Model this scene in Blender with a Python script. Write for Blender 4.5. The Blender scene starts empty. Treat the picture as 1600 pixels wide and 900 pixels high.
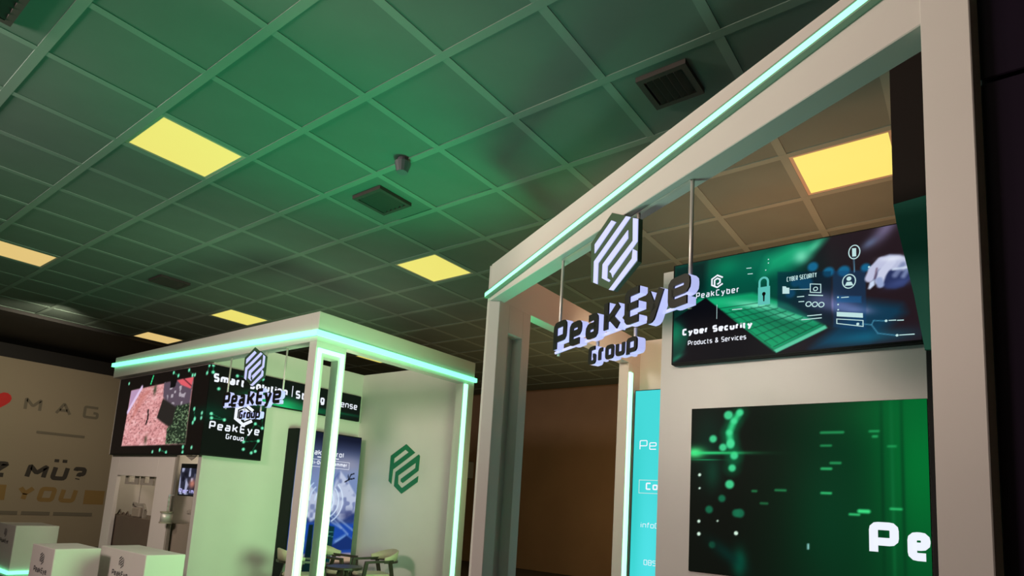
import bpy, bmesh, math, random
import numpy as np
from mathutils import Matrix, Vector
random.seed(4); RNG = np.random.default_rng(4)
SC = bpy.context.scene; COL = SC.collection

# ------------------------------------------------------------------ camera
Rv = Vector((0.601942, -0.796171, 0.061459)); Uv = Vector((-0.147672, -0.035349, 0.988405)); Fv = Vector((0.784767, 0.604038, 0.13885))
cam = bpy.data.cameras.new('camera'); cam_o = bpy.data.objects.new('camera', cam); COL.objects.link(cam_o)
cam_o.matrix_world = Matrix(((Rv.x, Uv.x, -Fv.x, 0), (Rv.y, Uv.y, -Fv.y, 0), (Rv.z, Uv.z, -Fv.z, 1.6), (0, 0, 0, 1)))
cam.sensor_width = 36; cam.lens = 36 * 967.82 / 1600; cam.shift_y = 203.185 / 1600; cam.clip_end = 200
SC.camera = cam_o

# ------------------------------------------------------------------ world, lights, exposure
SC.view_settings.view_transform = 'Standard'; SC.view_settings.look = 'None'
SC.view_settings.exposure = 0; SC.view_settings.gamma = 1
SC.view_settings.use_curve_mapping = False
w = bpy.data.worlds.new('hall_world'); SC.world = w; w.use_nodes = True
w.node_tree.nodes['Background'].inputs[0].default_value = (0.5, 0.42, 0.34, 1)
w.node_tree.nodes['Background'].inputs[1].default_value = 0.02


def light(kind, name, loc, to, power, col, size=1.0, spot=60, blend=1.0, sizey=None):
    d = bpy.data.lights.new(name, kind); o = bpy.data.objects.new(name, d); COL.objects.link(o)
    o.location = loc; d.energy = power; d.color = col
    o.rotation_euler = (Vector(to) - Vector(loc)).to_track_quat('-Z', 'Y').to_euler()
    if kind == 'AREA':
        d.size = size
        if sizey: d.shape = 'RECTANGLE'; d.size_y = sizey
    elif kind == 'SPOT':
        d.spot_size = math.radians(spot); d.spot_blend = blend; d.shadow_soft_size = size
    else: d.shadow_soft_size = size
    return o


light('AREA', 'hall_warm_light', (-1.6, 6.0, 4.4), (4.2, 4.6, 2.2), 320, (1.0, 0.76, 0.69), 1.4)
light('AREA', 'hall_warm_light', (0.6, 1.6, 4.5), (3.2, 1.6, 3.6), 10, (1.0, 0.78, 0.62), 0.8)
light('SPOT', 'hall_warm_light', (3.6, 12.6, 4.4), (3.4, 17, 1.6), 310, (1.0, 0.85, 0.62), 0.1, 120, 1.0)  # unseen spot added to brighten the banner wall
light('SPOT', 'green_fill_light', (4.7, 3.75, 0.5), (3.0, 4.0, 4.6), 560, (0.0, 1.0, 0.34), 0.5, 62, 1.0)  # unseen green spot added for the glow on the ceiling
light('SPOT', 'green_fill_light', (4.8, 3.65, 1.3), (4.3, 7.0, 1.7), 640, (0.50, 1.0, 0.46), 0.7, 105, 0.8)  # unseen green fill added for the far booth and plinth sides
light('SPOT', 'green_fill_light', (1.6, 4.6, 0.3), (1.5, 5.0, 4.6), 110, (0.16, 1.0, 0.55), 0.3, 150, 1.0)  # unseen green fill added for a broad tint across the ceiling
light('SPOT', 'bounce_fill_light', (2.3, 2.7, 0.3), (3.3, 1.9, 3.4), 95, (0.55, 1.0, 0.80), 0.4, 84, 0.9)  # added upward fill in place of floor bounce under the near beam
light('SPOT', 'booth_inner_spot', (4.9, 2.7, 3.6), (7.0, 3.0, 2.8), 50, (1.0, 0.76, 0.48), 0.1, 110, 1.0)
light('AREA', 'ceiling_warm_fill', (5.9, 1.3, 2.6), (5.6, 1.2, 4.6), 38, (1.0, 0.38, 0.20), 0.7)  # unseen uplight added to turn the ceiling over the near booth brown
light('POINT', 'back_wall_fill', (9.6, 5.6, 2.2), (12, 6, 2), 95, (1.0, 0.60, 0.28), 0.1)  # unseen point added to light the brown back wall
light('SPOT', 'hall_warm_light', (-0.6, 9.4, 4.3), (4.3, 10.7, 1.5), 290, (1.0, 0.80, 0.66), 0.2, 42, 0.8)  # unseen warm spot added to brighten the storage room front
light('SPOT', 'booth_inner_spot', (3.45, 1.5, 3.3), (4.96, 1.25, 1.8), 42, (1.0, 0.94, 0.80), 0.15, 110, 1.0)  # unseen spot added to brighten the screen wall
light('SPOT', 'hall_warm_light', (0.3, 4.5, 4.0), (3.0, 1.5, 3.65), 190, (1.0, 0.77, 0.62), 0.3, 58, 0.5)  # unseen spot added to brighten the near beam but not the pillar
light('POINT', 'narrow_store_fill', (4.75, 9.2, 1.95), (5, 9, 1), 3, (1.0, 0.82, 0.62), 0.05)  # unseen point added to brighten the narrow store opening
light('POINT', 'booth_lamp_light', (5.4, 7.3, 3.1), (5, 7, 1), 13, (1.0, 0.86, 0.62), 0.2)
light('POINT', 'store_fill', (5.0, 10.9, 2.2), (5, 11, 1), 9, (1.0, 0.82, 0.62), 0.05)  # unseen point added to brighten the store interior


# ------------------------------------------------------------------ materials
def lin(c):
    return tuple((v / 255 / 12.92) if v / 255 <= 0.04045 else ((v / 255 + 0.055) / 1.055) ** 2.4 for v in c)


def mat(name, col, rough=0.6, metal=0.0, noise=0.0, scale=6.0, emit=None, strength=0.0, bump=0.0, spec=0.5):
    m = bpy.data.materials.new(name); m.use_nodes = True
    nt = m.node_tree; b = nt.nodes['Principled BSDF']
    b.inputs['Base Color'].default_value = (*col, 1); b.inputs['Roughness'].default_value = rough
    b.inputs['Metallic'].default_value = metal; b.inputs['Specular IOR Level'].default_value = spec
    if noise or bump:
        tc = nt.nodes.new('ShaderNodeTexCoord'); nz = nt.nodes.new('ShaderNodeTexNoise')
        nz.inputs['Scale'].default_value = scale; nz.inputs['Detail'].default_value = 5
        nt.links.new(tc.outputs['Object'], nz.inputs['Vector'])
        if noise:
            mx = nt.nodes.new('ShaderNodeMix'); mx.data_type = 'RGBA'
            mx.inputs[6].default_value = (*[v * (1 - noise) for v in col], 1)
            mx.inputs[7].default_value = (*[min(1, v * (1 + noise)) for v in col], 1)
            nt.links.new(nz.outputs['Fac'], mx.inputs[0]); nt.links.new(mx.outputs[2], b.inputs['Base Color'])
        if bump:
            bp = nt.nodes.new('ShaderNodeBump'); bp.inputs['Strength'].default_value = bump; bp.inputs['Distance'].default_value = 0.01
            nt.links.new(nz.outputs['Fac'], bp.inputs['Height']); nt.links.new(bp.outputs['Normal'], b.inputs['Normal'])
    if emit:
        b.inputs['Emission Color'].default_value = (*emit, 1); b.inputs['Emission Strength'].default_value = strength
    return m


M = dict(
    white=mat('white_painted_board', (0.74, 0.72, 0.68), 0.55, noise=0.04, scale=2.5),
    tile=mat('ceiling_tile', (0.12, 0.18, 0.155), 0.9, noise=0.10, scale=3.0, bump=0.1),  # green light is put into the tile and bar colours as a tint
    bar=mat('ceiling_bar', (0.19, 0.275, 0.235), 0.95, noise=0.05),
    floor=mat('hall_carpet', (0.06, 0.055, 0.05), 0.95, noise=0.25, scale=40),
    hall=mat('hall_wall_brown', (0.30, 0.21, 0.13), 0.9, noise=0.25, scale=0.8),
    black=mat('black_paint', (0.008, 0.008, 0.008), 0.7, noise=0.2),
    navy=mat('dark_navy_panel', (0.016, 0.007, 0.026), 0.5, noise=0.15, scale=1.5),
    beige=mat('printed_banner_beige', (0.30, 0.26, 0.19), 0.9, noise=0.06, scale=1.0),
    ink=mat('banner_dark_print', (0.045, 0.04, 0.035), 0.9, noise=0.05),
    grey_ink=mat('banner_grey_print', (0.16, 0.145, 0.11), 0.9, noise=0.05),
    gold=mat('banner_gold_print', (0.26, 0.17, 0.06), 0.9, noise=0.05),
    red=mat('banner_red_print', (0.55, 0.03, 0.03), 0.9, noise=0.05),
    led=mat('led_strip_green', (0.4, 0.9, 0.6), 0.5, emit=(0.16, 1.0, 0.46), strength=2.1, noise=0.02),
    led_white=mat('led_strip_pale_green', (0.4, 0.9, 0.6), 0.5, emit=(0.30, 1.0, 0.55), strength=2.2, noise=0.02),
    led_edge=mat('led_channel_edge', (0.25, 0.45, 0.33), 0.5, noise=0.03),
    lamp=mat('ceiling_lamp_yellow', (0.2, 0.18, 0.1), 0.6, emit=(0.90, 0.80, 0.17), strength=0.9, noise=0.02),
    lamp2=mat('ceiling_lamp_amber', (0.2, 0.18, 0.1), 0.6, emit=(0.78, 0.55, 0.20), strength=0.95, noise=0.02),
    lamp_frame=mat('lamp_frame_metal', (0.45, 0.42, 0.32), 0.5, noise=0.03),
    vent=mat('vent_dark_metal', (0.05, 0.045, 0.04), 0.8, noise=0.1),
    grey=mat('grey_plastic', (0.10, 0.11, 0.13), 0.5, noise=0.05),
    lit=mat('backlit_acrylic', (0.3, 0.3, 0.36), 0.5, emit=(0.50, 0.55, 0.96), strength=0.92, noise=0.02),
    face=mat('black_letter_face', (0.012, 0.013, 0.012), 0.35, noise=0.05),
    plate=mat('dark_green_plate', (0.055, 0.11, 0.06), 0.45, noise=0.06),
    steel=mat('brushed_steel', (0.72, 0.70, 0.66), 0.45, 0.45, noise=0.08, scale=20),
    frame=mat('screen_frame_black', (0.008, 0.010, 0.010), 0.6, noise=0.05, spec=0.15),
    logo=mat('green_vinyl_logo', (0.008, 0.20, 0.085), 0.5, noise=0.06),
    print_dark=mat('dark_grey_print', (0.05, 0.05, 0.06), 0.6, noise=0.05),
    txt=mat('screen_white_text', (0, 0, 0), 0.5, emit=(0.86, 0.90, 1.0), strength=1.0, noise=0.01),
    txt_soft=mat('screen_pale_text', (0, 0, 0), 0.5, emit=(0.50, 0.74, 0.74), strength=1.0, noise=0.01),
    txt_teal=mat('screen_teal_mark', (0, 0, 0), 0.5, emit=(0.10, 0.52, 0.46), strength=1.0, noise=0.01),
    txt_lilac=mat('screen_lilac_text', (0, 0, 0), 0.5, emit=(0.55, 0.52, 1.0), strength=1.0, noise=0.01),
    wood=mat('dark_walnut_wood', (0.030, 0.022, 0.014), 0.4, noise=0.35, scale=14),
    cream=mat('cream_upholstery', (0.52, 0.48, 0.34), 0.85, noise=0.08, scale=25, bump=0.1),
    counter=mat('dark_brown_board', (0.13, 0.10, 0.075), 0.6, noise=0.1),
    taupe=mat('taupe_board', (0.34, 0.30, 0.24), 0.6, noise=0.06),
    greyband=mat('grey_pelmet', (0.36, 0.34, 0.29), 0.7, noise=0.05),
    darkbrown=mat('dark_brown_cloth', (0.014, 0.008, 0.005), 0.85, noise=0.2, scale=1.2),
    darkgreen=mat('dark_green_cloth', (0.010, 0.16, 0.11), 0.7, noise=0.15, scale=1.5),
)


def screen_mat():
    m = bpy.data.materials.new('screen_picture'); m.use_nodes = True
    nt = m.node_tree; b = nt.nodes['Principled BSDF']
    b.inputs['Base Color'].default_value = (0.004, 0.004, 0.004, 1); b.inputs['Roughness'].default_value = 0.45
    b.inputs['Specular IOR Level'].default_value = 0.04
    a = nt.nodes.new('ShaderNodeAttribute'); a.attribute_name = 'picture'
    nt.links.new(a.outputs['Color'], b.inputs['Emission Color']); b.inputs['Emission Strength'].default_value = 1.0
    return m


M['screen'] = screen_mat()

# ------------------------------------------------------------------ object helpers
WM = {}


def root(name, label, cat, loc=(0, 0, 0), rz=0.0, group=None):
    o = bpy.data.objects.new(name, None); COL.objects.link(o); o.empty_display_size = 0.1
    o.location = loc; o.rotation_euler = (0, 0, rz)
    tag(o, label, cat, group)
    WM[o.name] = Matrix.Translation(loc) @ Matrix.Rotation(rz, 4, 'Z')
    return o


def tag(o, label=None, cat=None, group=None, kind=None):
    if label: o['label'] = label
    if cat: o['category'] = cat
    if group: o['group'] = group
    if kind: o['kind'] = kind
    return o


def obj(name, me, parent=None):
    o = bpy.data.objects.new(name, me); COL.objects.link(o)
    if parent is not None:
        o.parent = parent
        if parent.name in WM: o.matrix_parent_inverse = WM[parent.name].inverted()
    return o


def mesh(name, V, F, m, parent=None, smooth=False):
    me = bpy.data.meshes.new(name); me.from_pydata([tuple(v) for v in V], [], F); me.update()
    me.materials.append(m if not isinstance(m, str) else M[m])
    if smooth: me.polygons.foreach_set('use_smooth', [True] * len(me.polygons))
    return obj(name, me, parent)


class MB:
    def __init__(s): s.V = []; s.F = []

    def add(s, V, F):
        n = len(s.V); s.V += [tuple(v) for v in V]; s.F += [tuple(i + n for i in f) for f in F]; return s

    def box(s, x0, x1, y0, y1, z0, z1):
        return s.prism_z([(x0, y0), (x1, y0), (x1, y1), (x0, y1)], z0, z1)

    def prism_z(s, plan, z0, z1):
        n = len(plan); V = [(x, y, z0) for x, y in plan] + [(x, y, z1) for x, y in plan]
        F = [tuple(range(n - 1, -1, -1)), tuple(range(n, 2 * n))] + [(i, (i + 1) % n, n + (i + 1) % n, n + i) for i in range(n)]
        return s.add(V, F)

    def bar(s, p, q, w, h=None, up=(0, 0, 1), w2=None):
        p = Vector(p); q = Vector(q); h = h or w; d = (q - p).normalized(); u = Vector(up)
        if abs(d.dot(u)) > 0.95: u = Vector((1, 0, 0))
        a = d.cross(u).normalized(); b = a.cross(d)
        V = []
        for c, k in ((p, 1), (q, (w2 or w) / w)):
            for i, j in ((-1, -1), (1, -1), (1, 1), (-1, 1)): V.append(c + a * (i * w / 2 * k) + b * (j * h / 2 * k))
        return s.add(V, [(0, 3, 2, 1), (4, 5, 6, 7), (0, 1, 5, 4), (1, 2, 6, 5), (2, 3, 7, 6), (3, 0, 4, 7)])

    def cyl(s, p, q, r, n=10, r2=None):
        p = Vector(p); q = Vector(q); d = (q - p).normalized(); u = Vector((0, 0, 1))
        if abs(d.z) > 0.95: u = Vector((1, 0, 0))
        a = d.cross(u).normalized(); b = a.cross(d); r2 = r if r2 is None else r2
        V = [c + (a * math.cos(t) + b * math.sin(t)) * rr for c, rr in ((p, r), (q, r2)) for t in [2 * math.pi * i / n for i in range(n)]]
        F = [(i, n + i, n + (i + 1) % n, (i + 1) % n) for i in range(n)] + [tuple(range(n)), tuple(range(2 * n - 1, n - 1, -1))]
        return s.add(V, F)

    def build(s, name, m, parent=None, smooth=False, bevel=0.0):
        o = mesh(name, s.V, s.F, m, parent, smooth)
        bm = bmesh.new(); bm.from_mesh(o.data)
        bmesh.ops.recalc_face_normals(bm, faces=bm.faces)
        if bevel: bmesh.ops.bevel(bm, geom=[e for e in bm.edges if e.is_manifold and e.calc_face_angle(0) > 0.5], offset=bevel, segments=1, affect='EDGES', clamp_overlap=True)
        bm.to_mesh(o.data); bm.free()
        return o


def box(name, x0, x1, y0, y1, z0, z1, m, parent=None, bevel=0.003):
    return MB().box(x0, x1, y0, y1, z0, z1).build(name, m, parent, bevel=bevel)


def copy_tree(o, parent=None):
    c = o.copy(); COL.objects.link(c); c.parent = parent
    for ch in list(o.children): copy_tree(ch, c)
    return c


class Frame:
    """A vertical plane: s to the viewer's right, z up, out towards the viewer."""
    def __init__(f, origin, ex, out): f.o = Vector(origin); f.ex = Vector(ex); f.out = Vector(out)
    def p(f, s, z, d=0.0): return f.o + f.ex * s + f.out * d + Vector((0, 0, z))


def prism(mb, fr, poly, d0, d1):
    n = len(poly); V = [fr.p(s, z, d0) for s, z in poly] + [fr.p(s, z, d1) for s, z in poly]
    return mb.add(V, [tuple(range(n)), tuple(range(2 * n - 1, n - 1, -1))] + [(i, (i + 1) % n, n + (i + 1) % n, n + i) for i in range(n)])


# ------------------------------------------------------------------ stroke lettering
XH, DS = 0.76, -0.28
GL = {  # width, height, strokes in the unit box (0..1), closed strokes end with 'c'
    'P': (.66, 1, [[(0, 0), (0, 1), (1, 1), (1, .4), (0, .4)]]), 'E': (.6, 1, [[(1, 0), (0, 0), (0, 1), (1, 1)], [(0, .5), (.92, .5)]]),
    'G': (.68, 1, [[(1, 1), (0, 1), (0, 0), (1, 0), (1, .46), (.68, .46)]]), 'C': (.64, 1, [[(1, 1), (0, 1), (0, 0), (1, 0)]]),
    'S': (.64, 1, [[(1, 1), (0, 1), (0, .5), (1, .5), (1, 0), (0, 0)]]), 'D': (.66, 1, [[(0, 0), (0, 1), (1, 1), (1, 0), 'c']]),
    'O': (.66, 1, [[(0, 0), (0, 1), (1, 1), (1, 0), 'c']]), '0': (.6, 1, [[(0, 0), (0, 1), (1, 1), (1, 0), 'c']]),
    '8': (.6, 1, [[(0, 0), (0, 1), (1, 1), (1, 0), 'c'], [(0, .5), (1, .5)]]), '5': (.6, 1, [[(1, 1), (0, 1), (0, .55), (1, .55), (1, 0), (0, 0)]]),
    'Y': (.64, 1, [[(0, 1), (.5, .5), (1, 1)], [(.5, .5), (.5, 0)]]), 'B': (.64, 1, [[(0, 0), (0, 1), (1, 1), (1, 0), 'c'], [(0, .5), (1, .5)]]),
    'R': (.64, 1, [[(0, 0), (0, 1), (1, 1), (1, .42), (0, .42)], [(.45, .42), (1, 0)]]), 'U': (.66, 1, [[(0, 1), (0, 0), (1, 0), (1, 1)]]),
    'I': (.2, 1, [[(.5, 0), (.5, 1)]]), 'T': (.62, 1, [[(0, 1), (1, 1)], [(.5, 1), (.5, 0)]]), 'M': (.8, 1, [[(0, 0), (0, 1), (.5, .35), (1, 1), (1, 0)]]),
    'A': (.76, 1, [[(0, 0), (.5, 1), (1, 0)], [(.22, .34), (.78, .34)]]), 'Z': (.64, 1, [[(0, 1), (1, 1), (0, 0), (1, 0)]]),
    'J': (.6, 1, [[(1, 1), (1, 0), (0, 0), (0, .3)]]), '?': (.55, 1, [[(0, .8), (0, 1), (1, 1), (1, .5), (.5, .5), (.5, .28)], [(.5, 0), (.5, .1)]]),
    'N': (.7, 1, [[(0, 0), (0, 1), (1, 0), (1, 1)]]),
    '&': (.72, 1, [[(1, 0), (.15, .72), (.15, 1), (.7, 1), (.7, .68), (0, .34), (0, 0), (.6, 0), (1, .42)]]),
    '@': (.9, 1, [[(1, 0), (0, 0), (0, 1), (1, 1), (1, .3), (.4, .3), (.4, .7), (1, .7)]]), '|': (.16, 1, [[(.5, -.1), (.5, 1.1)]]),
    '-': (.4, 1, [[(0, .42), (1, .42)]]),
    'k': (.62, 1, [[(0, 0), (0, 1)], [(1, .76), (.36, .4), (0, .4)], [(.4, .4), (1, 0)]]),
    'e': (.6, XH, [[(1, 0), (0, 0), (0, 1), (1, 1), (1, .5), (.05, .5)]]), 'a': (.6, XH, [[(.1, 1), (1, 1), (1, 0), (0, 0), (0, .52), (1, .52)]]),
    'y': (.64, XH, [[(0, 1), (.5, .08)], [(1, 1), (.36, -.32), (.05, -.32)]]), 'r': (.42, XH, [[(0, 0), (0, 1), (1, 1)]]),
    'o': (.6, XH, [[(0, 0), (0, 1), (1, 1), (1, 0), 'c']]), 'u': (.6, XH, [[(0, 1), (0, 0), (1, 0), (1, 1)]]),
    'p': (.6, XH, [[(0, -.34), (0, 1), (1, 1), (1, 0), (0, 0)]]), 'b': (.6, XH, [[(0, 1.32), (0, 0), (1, 0), (1, 1), (0, 1)]]),
    'd': (.6, XH, [[(1, 1.32), (1, 0), (0, 0), (0, 1), (1, 1)]]), 'c': (.56, XH, [[(1, 1), (0, 1), (0, 0), (1, 0)]]),
    's': (.58, XH, [[(1, 1), (0, 1), (0, .5), (1, .5), (1, 0), (0, 0)]]), 'i': (.2, XH, [[(.5, 0), (.5, 1)], [(.5, 1.26), (.5, 1.38)]]),
    't': (.42, XH, [[(.25, 1.32), (.25, 0), (1, 0)], [(0, 1), (1, 1)]]), 'm': (.9, XH, [[(0, 0), (0, 1), (1, 1), (1, 0)], [(.5, 1), (.5, 0)]]),
    'l': (.2, XH, [[(.5, 0), (.5, 1.32)]]), 'n': (.6, XH, [[(0, 0), (0, 1), (1, 1), (1, 0)]]), 'f': (.42, XH, [[(1, 1.32), (.3, 1.32), (.3, 0)], [(0, 1), (1, 1)]]),
    'v': (.6, XH, [[(0, 1), (.5, 0), (1, 1)]]), 'g': (.6, XH, [[(1, 1), (1, -.34), (.05, -.34)], [(1, 1), (0, 1), (0, 0), (1, 0)]]),
}


def fillet(pts, r, closed):
    out = []; n = len(pts)
    for i, p in enumerate(pts):
        if not closed and i in (0, n - 1): out.append(p); continue
        a = pts[i - 1]; b = pts[(i + 1) % n]
        da = np.subtract(a, p); db = np.subtract(b, p); la = np.hypot(*da); lb = np.hypot(*db)
        if la < 1e-9 or lb < 1e-9: continue
        da = da / la; db = db / lb; rr = min(r, la * .48, lb * .48)
        p0 = np.array(p) + da * rr; p1 = np.array(p) + db * rr
        out += [tuple(p0 * (1 - t) ** 2 + np.array(p) * 2 * t * (1 - t) + p1 * t * t) for t in (0, .3, .7, 1)]
    return out


def ribbon(pts, w, closed):
    n = len(pts); L = []; Rr = []
    for i in range(n):
        p = np.array(pts[i]); a = np.array(pts[i - 1]) if (closed or i > 0) else None; b = np.array(pts[(i + 1) % n]) if (closed or i < n - 1) else None
        d1 = (p - a) / np.hypot(*(p - a)) if a is not None else None; d2 = (b - p) / np.hypot(*(b - p)) if b is not None else None
        if d1 is None: d1 = d2
        if d2 is None: d2 = d1
        n1 = np.array((-d1[1], d1[0])); n2 = np.array((-d2[1], d2[0])); mm = n1 + n2; mm = mm / max(np.hypot(*mm), 1e-6)
        k = w / 2 / max(mm @ n1, .45); L.append(p + mm * k); Rr.append(p - mm * k)
    return L, Rr


def glyph(mb, fr, ch, s0, z0, cap, sx, wt, d0, d1=None, shear=0.0):
    """one letter: flat at depth d0, or solid from d0 (front) back to d1"""
    gw, gh, strokes = GL[ch]; W = gw * cap * sx
    for st in strokes:
        closed = st[-1] == 'c'; pts = st[:-1] if closed else st
        H = gh * cap
        P = [(s0 + wt / 2 + x * max(W - wt, 1e-4) + shear * (y * H), z0 + wt / 2 + y * (H - wt)) for x, y in pts]
        P = fillet(P, max(wt * .56, cap * .11), closed)
        L, R = ribbon(P, wt, closed); n = len(P); segs = n if closed else n - 1
        if d1 is None:
            V = [fr.p(*q, d0) for q in L] + [fr.p(*q, d0) for q in R]
            mb.add(V, [(i, n + i, n + (i + 1) % n, (i + 1) % n) for i in range(segs)])
        else:
            V = [fr.p(*q, d) for d in (d0, d1) for X in (L, R) for q in X]; F = []
            for i in range(segs):
                j = (i + 1) % n
                F += [(i, n + i, n + j, j), (2 * n + i, 2 * n + j, 3 * n + j, 3 * n + i), (i, j, 2 * n + j, 2 * n + i), (n + i, 3 * n + i, 3 * n + j, n + j)]
            if not closed: F += [(0, 2 * n, 3 * n, n), (n - 1, 2 * n - 1, 4 * n - 1, 3 * n - 1)]
            mb.add(V, F)
    return W


def measure(text, gap):
    return sum((.34 if c == ' ' else GL[c][0]) + (0 if i == len(text) - 1 else gap) for i, c in enumerate(text))


def text(name, fr, txt, s0, s1, z0, cap, m, parent, weight=.17, d=.004, gap=.16, shear=0.0):
    """flat lettering that fills s0..s1"""
    sx = (s1 - s0) / (measure(txt, gap) * cap); s = s0; mb = MB()
    for c in txt:
        if c == ' ':
            mb.build(name, m, parent); mb = MB(); s += (.34 + gap) * cap * sx; continue
        s += glyph(mb, fr, c, s, z0, cap, sx, weight * cap, d, None, shear) + gap * cap * sx
    return mb.build(name, m, parent)


# ------------------------------------------------------------------ pictures shown on the screens
class Canvas:
    def __init__(c, s0, s1, z0, z1, nx, nz, base):
        c.b = (s0, s1, z0, z1); c.nx = nx; c.nz = nz
        c.S, c.Z = np.meshgrid(np.linspace(s0, s1, nx), np.linspace(z0, z1, nz)); c.I = np.zeros((nz, nx, 3)) + np.array(base)

    def mix(c, a, col):
        a = np.clip(a, 0, 1)[..., None]; c.I = c.I * (1 - a) + np.array(col) * a

    def add(c, a, col): c.I = c.I + np.clip(a, 0, None)[..., None] * np.array(col)

    def gauss(c, s, z, rs, rz, col, k=1.0, ang=0.0, add=False):
        ca, sa = math.cos(ang), math.sin(ang); x = c.S - s; y = c.Z - z
        u = (x * ca + y * sa) / rs; v = (-x * sa + y * ca) / rz
        (c.add if add else c.mix)(k * np.exp(-(u * u + v * v)), col)

    def disc(c, s, z, r, col, k=1.0, soft=.008, rz=None):
        d = np.hypot(c.S - s, (c.Z - z) * r / (rz or r)); c.mix(k * np.clip((r - d) / soft + .5, 0, 1), col)

    def ring(c, s, z, r, wd, col, k=1.0, soft=.006, a0=None, a1=None):
        d = np.abs(np.hypot(c.S - s, c.Z - z) - r); a = k * np.clip((wd / 2 - d) / soft + .5, 0, 1)
        if a0 is not None:
            t = np.degrees(np.arctan2(c.Z - z, c.S - s)); a = a * ((t > a0) & (t < a1))
        c.mix(a, col)

    def sd(c, pts):
        P = np.array(pts, float); n = len(P); best = np.full(c.S.shape, 1e9); ins = np.zeros(c.S.shape, bool)
        for i in range(n):
            a = P[i]; b = P[(i + 1) % n]; e = b - a; wx = c.S - a[0]; wy = c.Z - a[1]
            t = np.clip((wx * e[0] + wy * e[1]) / max(e @ e, 1e-12), 0, 1); best = np.minimum(best, np.hypot(wx - t * e[0], wy - t * e[1]))
            cr = (a[1] > c.Z) != (b[1] > c.Z)
            if abs(e[1]) > 1e-12: ins ^= cr & (c.S < e[0] * (c.Z - a[1]) / e[1] + a[0])
        return np.where(ins, best, -best)

    def poly(c, pts, col, k=1.0, soft=.01, tex=None):
        a = k * np.clip(c.sd(pts) / soft + .5, 0, 1)
        c.mix(a if tex is None else a * tex, col)

    def line(c, pts, wd, col, k=1.0, soft=.006):
        for a, b in zip(pts[:-1], pts[1:]):
            a = np.array(a); e = np.array(b) - a; t = np.clip(((c.S - a[0]) * e[0] + (c.Z - a[1]) * e[1]) / max(e @ e, 1e-12), 0, 1)
            d = np.hypot(c.S - a[0] - t * e[0], c.Z - a[1] - t * e[1]); c.mix(k * np.clip((wd / 2 - d) / soft + .5, 0, 1), col)

    def noise(c, fs, fz):
        s0, s1, z0, z1 = c.b; gx = int((s1 - s0) * fs) + 3; gz = int((z1 - z0) * fz) + 3; g = RNG.random((gz, gx))
        x = (c.S - s0) * fs; z = (c.Z - z0) * fz; i = x.astype(int); j = z.astype(int); u = x - i; v = z - j
        u = u * u * (3 - 2 * u); v = v * v * (3 - 2 * v)
        return g[j, i] * (1 - u) * (1 - v) + g[j, i + 1] * u * (1 - v) + g[j + 1, i] * (1 - u) * v + g[j + 1, i + 1] * u * v

    def build(c, name, fr, parent, d=.002):
        nx, nz = c.nx, c.nz; O = np.array(fr.o); E = np.array(fr.ex); N = np.array(fr.out)
        V = O + c.S[..., None] * E + N * d + c.Z[..., None] * np.array((0, 0, 1.0))
        idx = np.arange(nx * nz).reshape(nz, nx)
        F = np.stack([idx[:-1, :-1], idx[:-1, 1:], idx[1:, 1:], idx[1:, :-1]], -1).reshape(-1, 4)
        me = bpy.data.meshes.new(name); me.from_pydata(V.reshape(-1, 3).tolist(), [], F.tolist())
        I = np.clip(c.I, 0, 1.3); L = np.where(I <= .04045, I / 12.92, ((I + .055) / 1.055) ** 2.4)
        at = me.attributes.new('picture', 'FLOAT_COLOR', 'POINT')
        at.data.foreach_set('color', np.concatenate([L, np.ones((nz, nx, 1))], -1).astype(np.float32).ravel())
        me.materials.append(M['screen']); me.update()
        return obj(name, me, parent)


def rgb(*c): return tuple(v / 255 for v in c)


# ================================================================== THE HALL
HZ = 4.6; CH = HZ - 1.6; CELL = .268 * CH; GX = .622 * CH; GY = .681 * CH       # ceiling grid: lines at GX + i*CELL, GY + j*CELL
I0, I1, J0, J1 = -2, 13, -4, 15
X0, X1 = GX + I0 * CELL, GX + I1 * CELL; Y0, Y1 = GY + J0 * CELL, GY + J1 * CELL
fl = box('floor', -4, 15, -5, 18.5, -.1, 0, 'floor', bevel=0); tag(fl, kind='structure')
for nm, a, m in (('wall_back', (13.2, 13.4, -5, 18.5), 'hall'), ('wall_front', (-4.2, -4, -5, 18.5), 'hall'), ('wall_right', (-4, 13.2, -5.2, -5), 'hall'), ('wall_left', (-4, 13.2, 17.6, 17.8), 'black')):
    tag(box(nm, *a, 0, 5.2, m, bevel=0), kind='structure')
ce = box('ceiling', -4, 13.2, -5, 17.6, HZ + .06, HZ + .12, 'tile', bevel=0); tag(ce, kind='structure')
tag(box('trim_1', -4, 13.2, Y1 + .02, 17.6, HZ - .06, HZ + .04, 'black', bevel=0), kind='structure')
LAMPS = [(0, 4, 'lamp'), (4, 4, 'lamp'), (4, -2, 'lamp'), (0, 10, 'lamp2'), (4, 10, 'lamp'), (4, 14, 'lamp2'), (0, 14, 'lamp2'), (8, 10, 'lamp')]
used = {(i, j) for i, j, _ in LAMPS}
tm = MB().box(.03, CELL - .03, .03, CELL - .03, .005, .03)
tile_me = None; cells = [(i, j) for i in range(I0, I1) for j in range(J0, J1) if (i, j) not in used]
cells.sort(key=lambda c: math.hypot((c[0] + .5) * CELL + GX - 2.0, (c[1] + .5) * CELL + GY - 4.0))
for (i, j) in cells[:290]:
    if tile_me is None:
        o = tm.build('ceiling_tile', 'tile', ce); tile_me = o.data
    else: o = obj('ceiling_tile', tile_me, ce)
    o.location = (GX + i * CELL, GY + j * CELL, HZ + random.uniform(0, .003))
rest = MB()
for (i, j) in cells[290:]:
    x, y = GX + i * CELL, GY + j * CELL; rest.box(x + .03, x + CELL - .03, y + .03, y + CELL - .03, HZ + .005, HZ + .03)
if rest.V: tag(rest.build('ceiling_tiles', 'tile', ce), kind='stuff')
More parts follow.
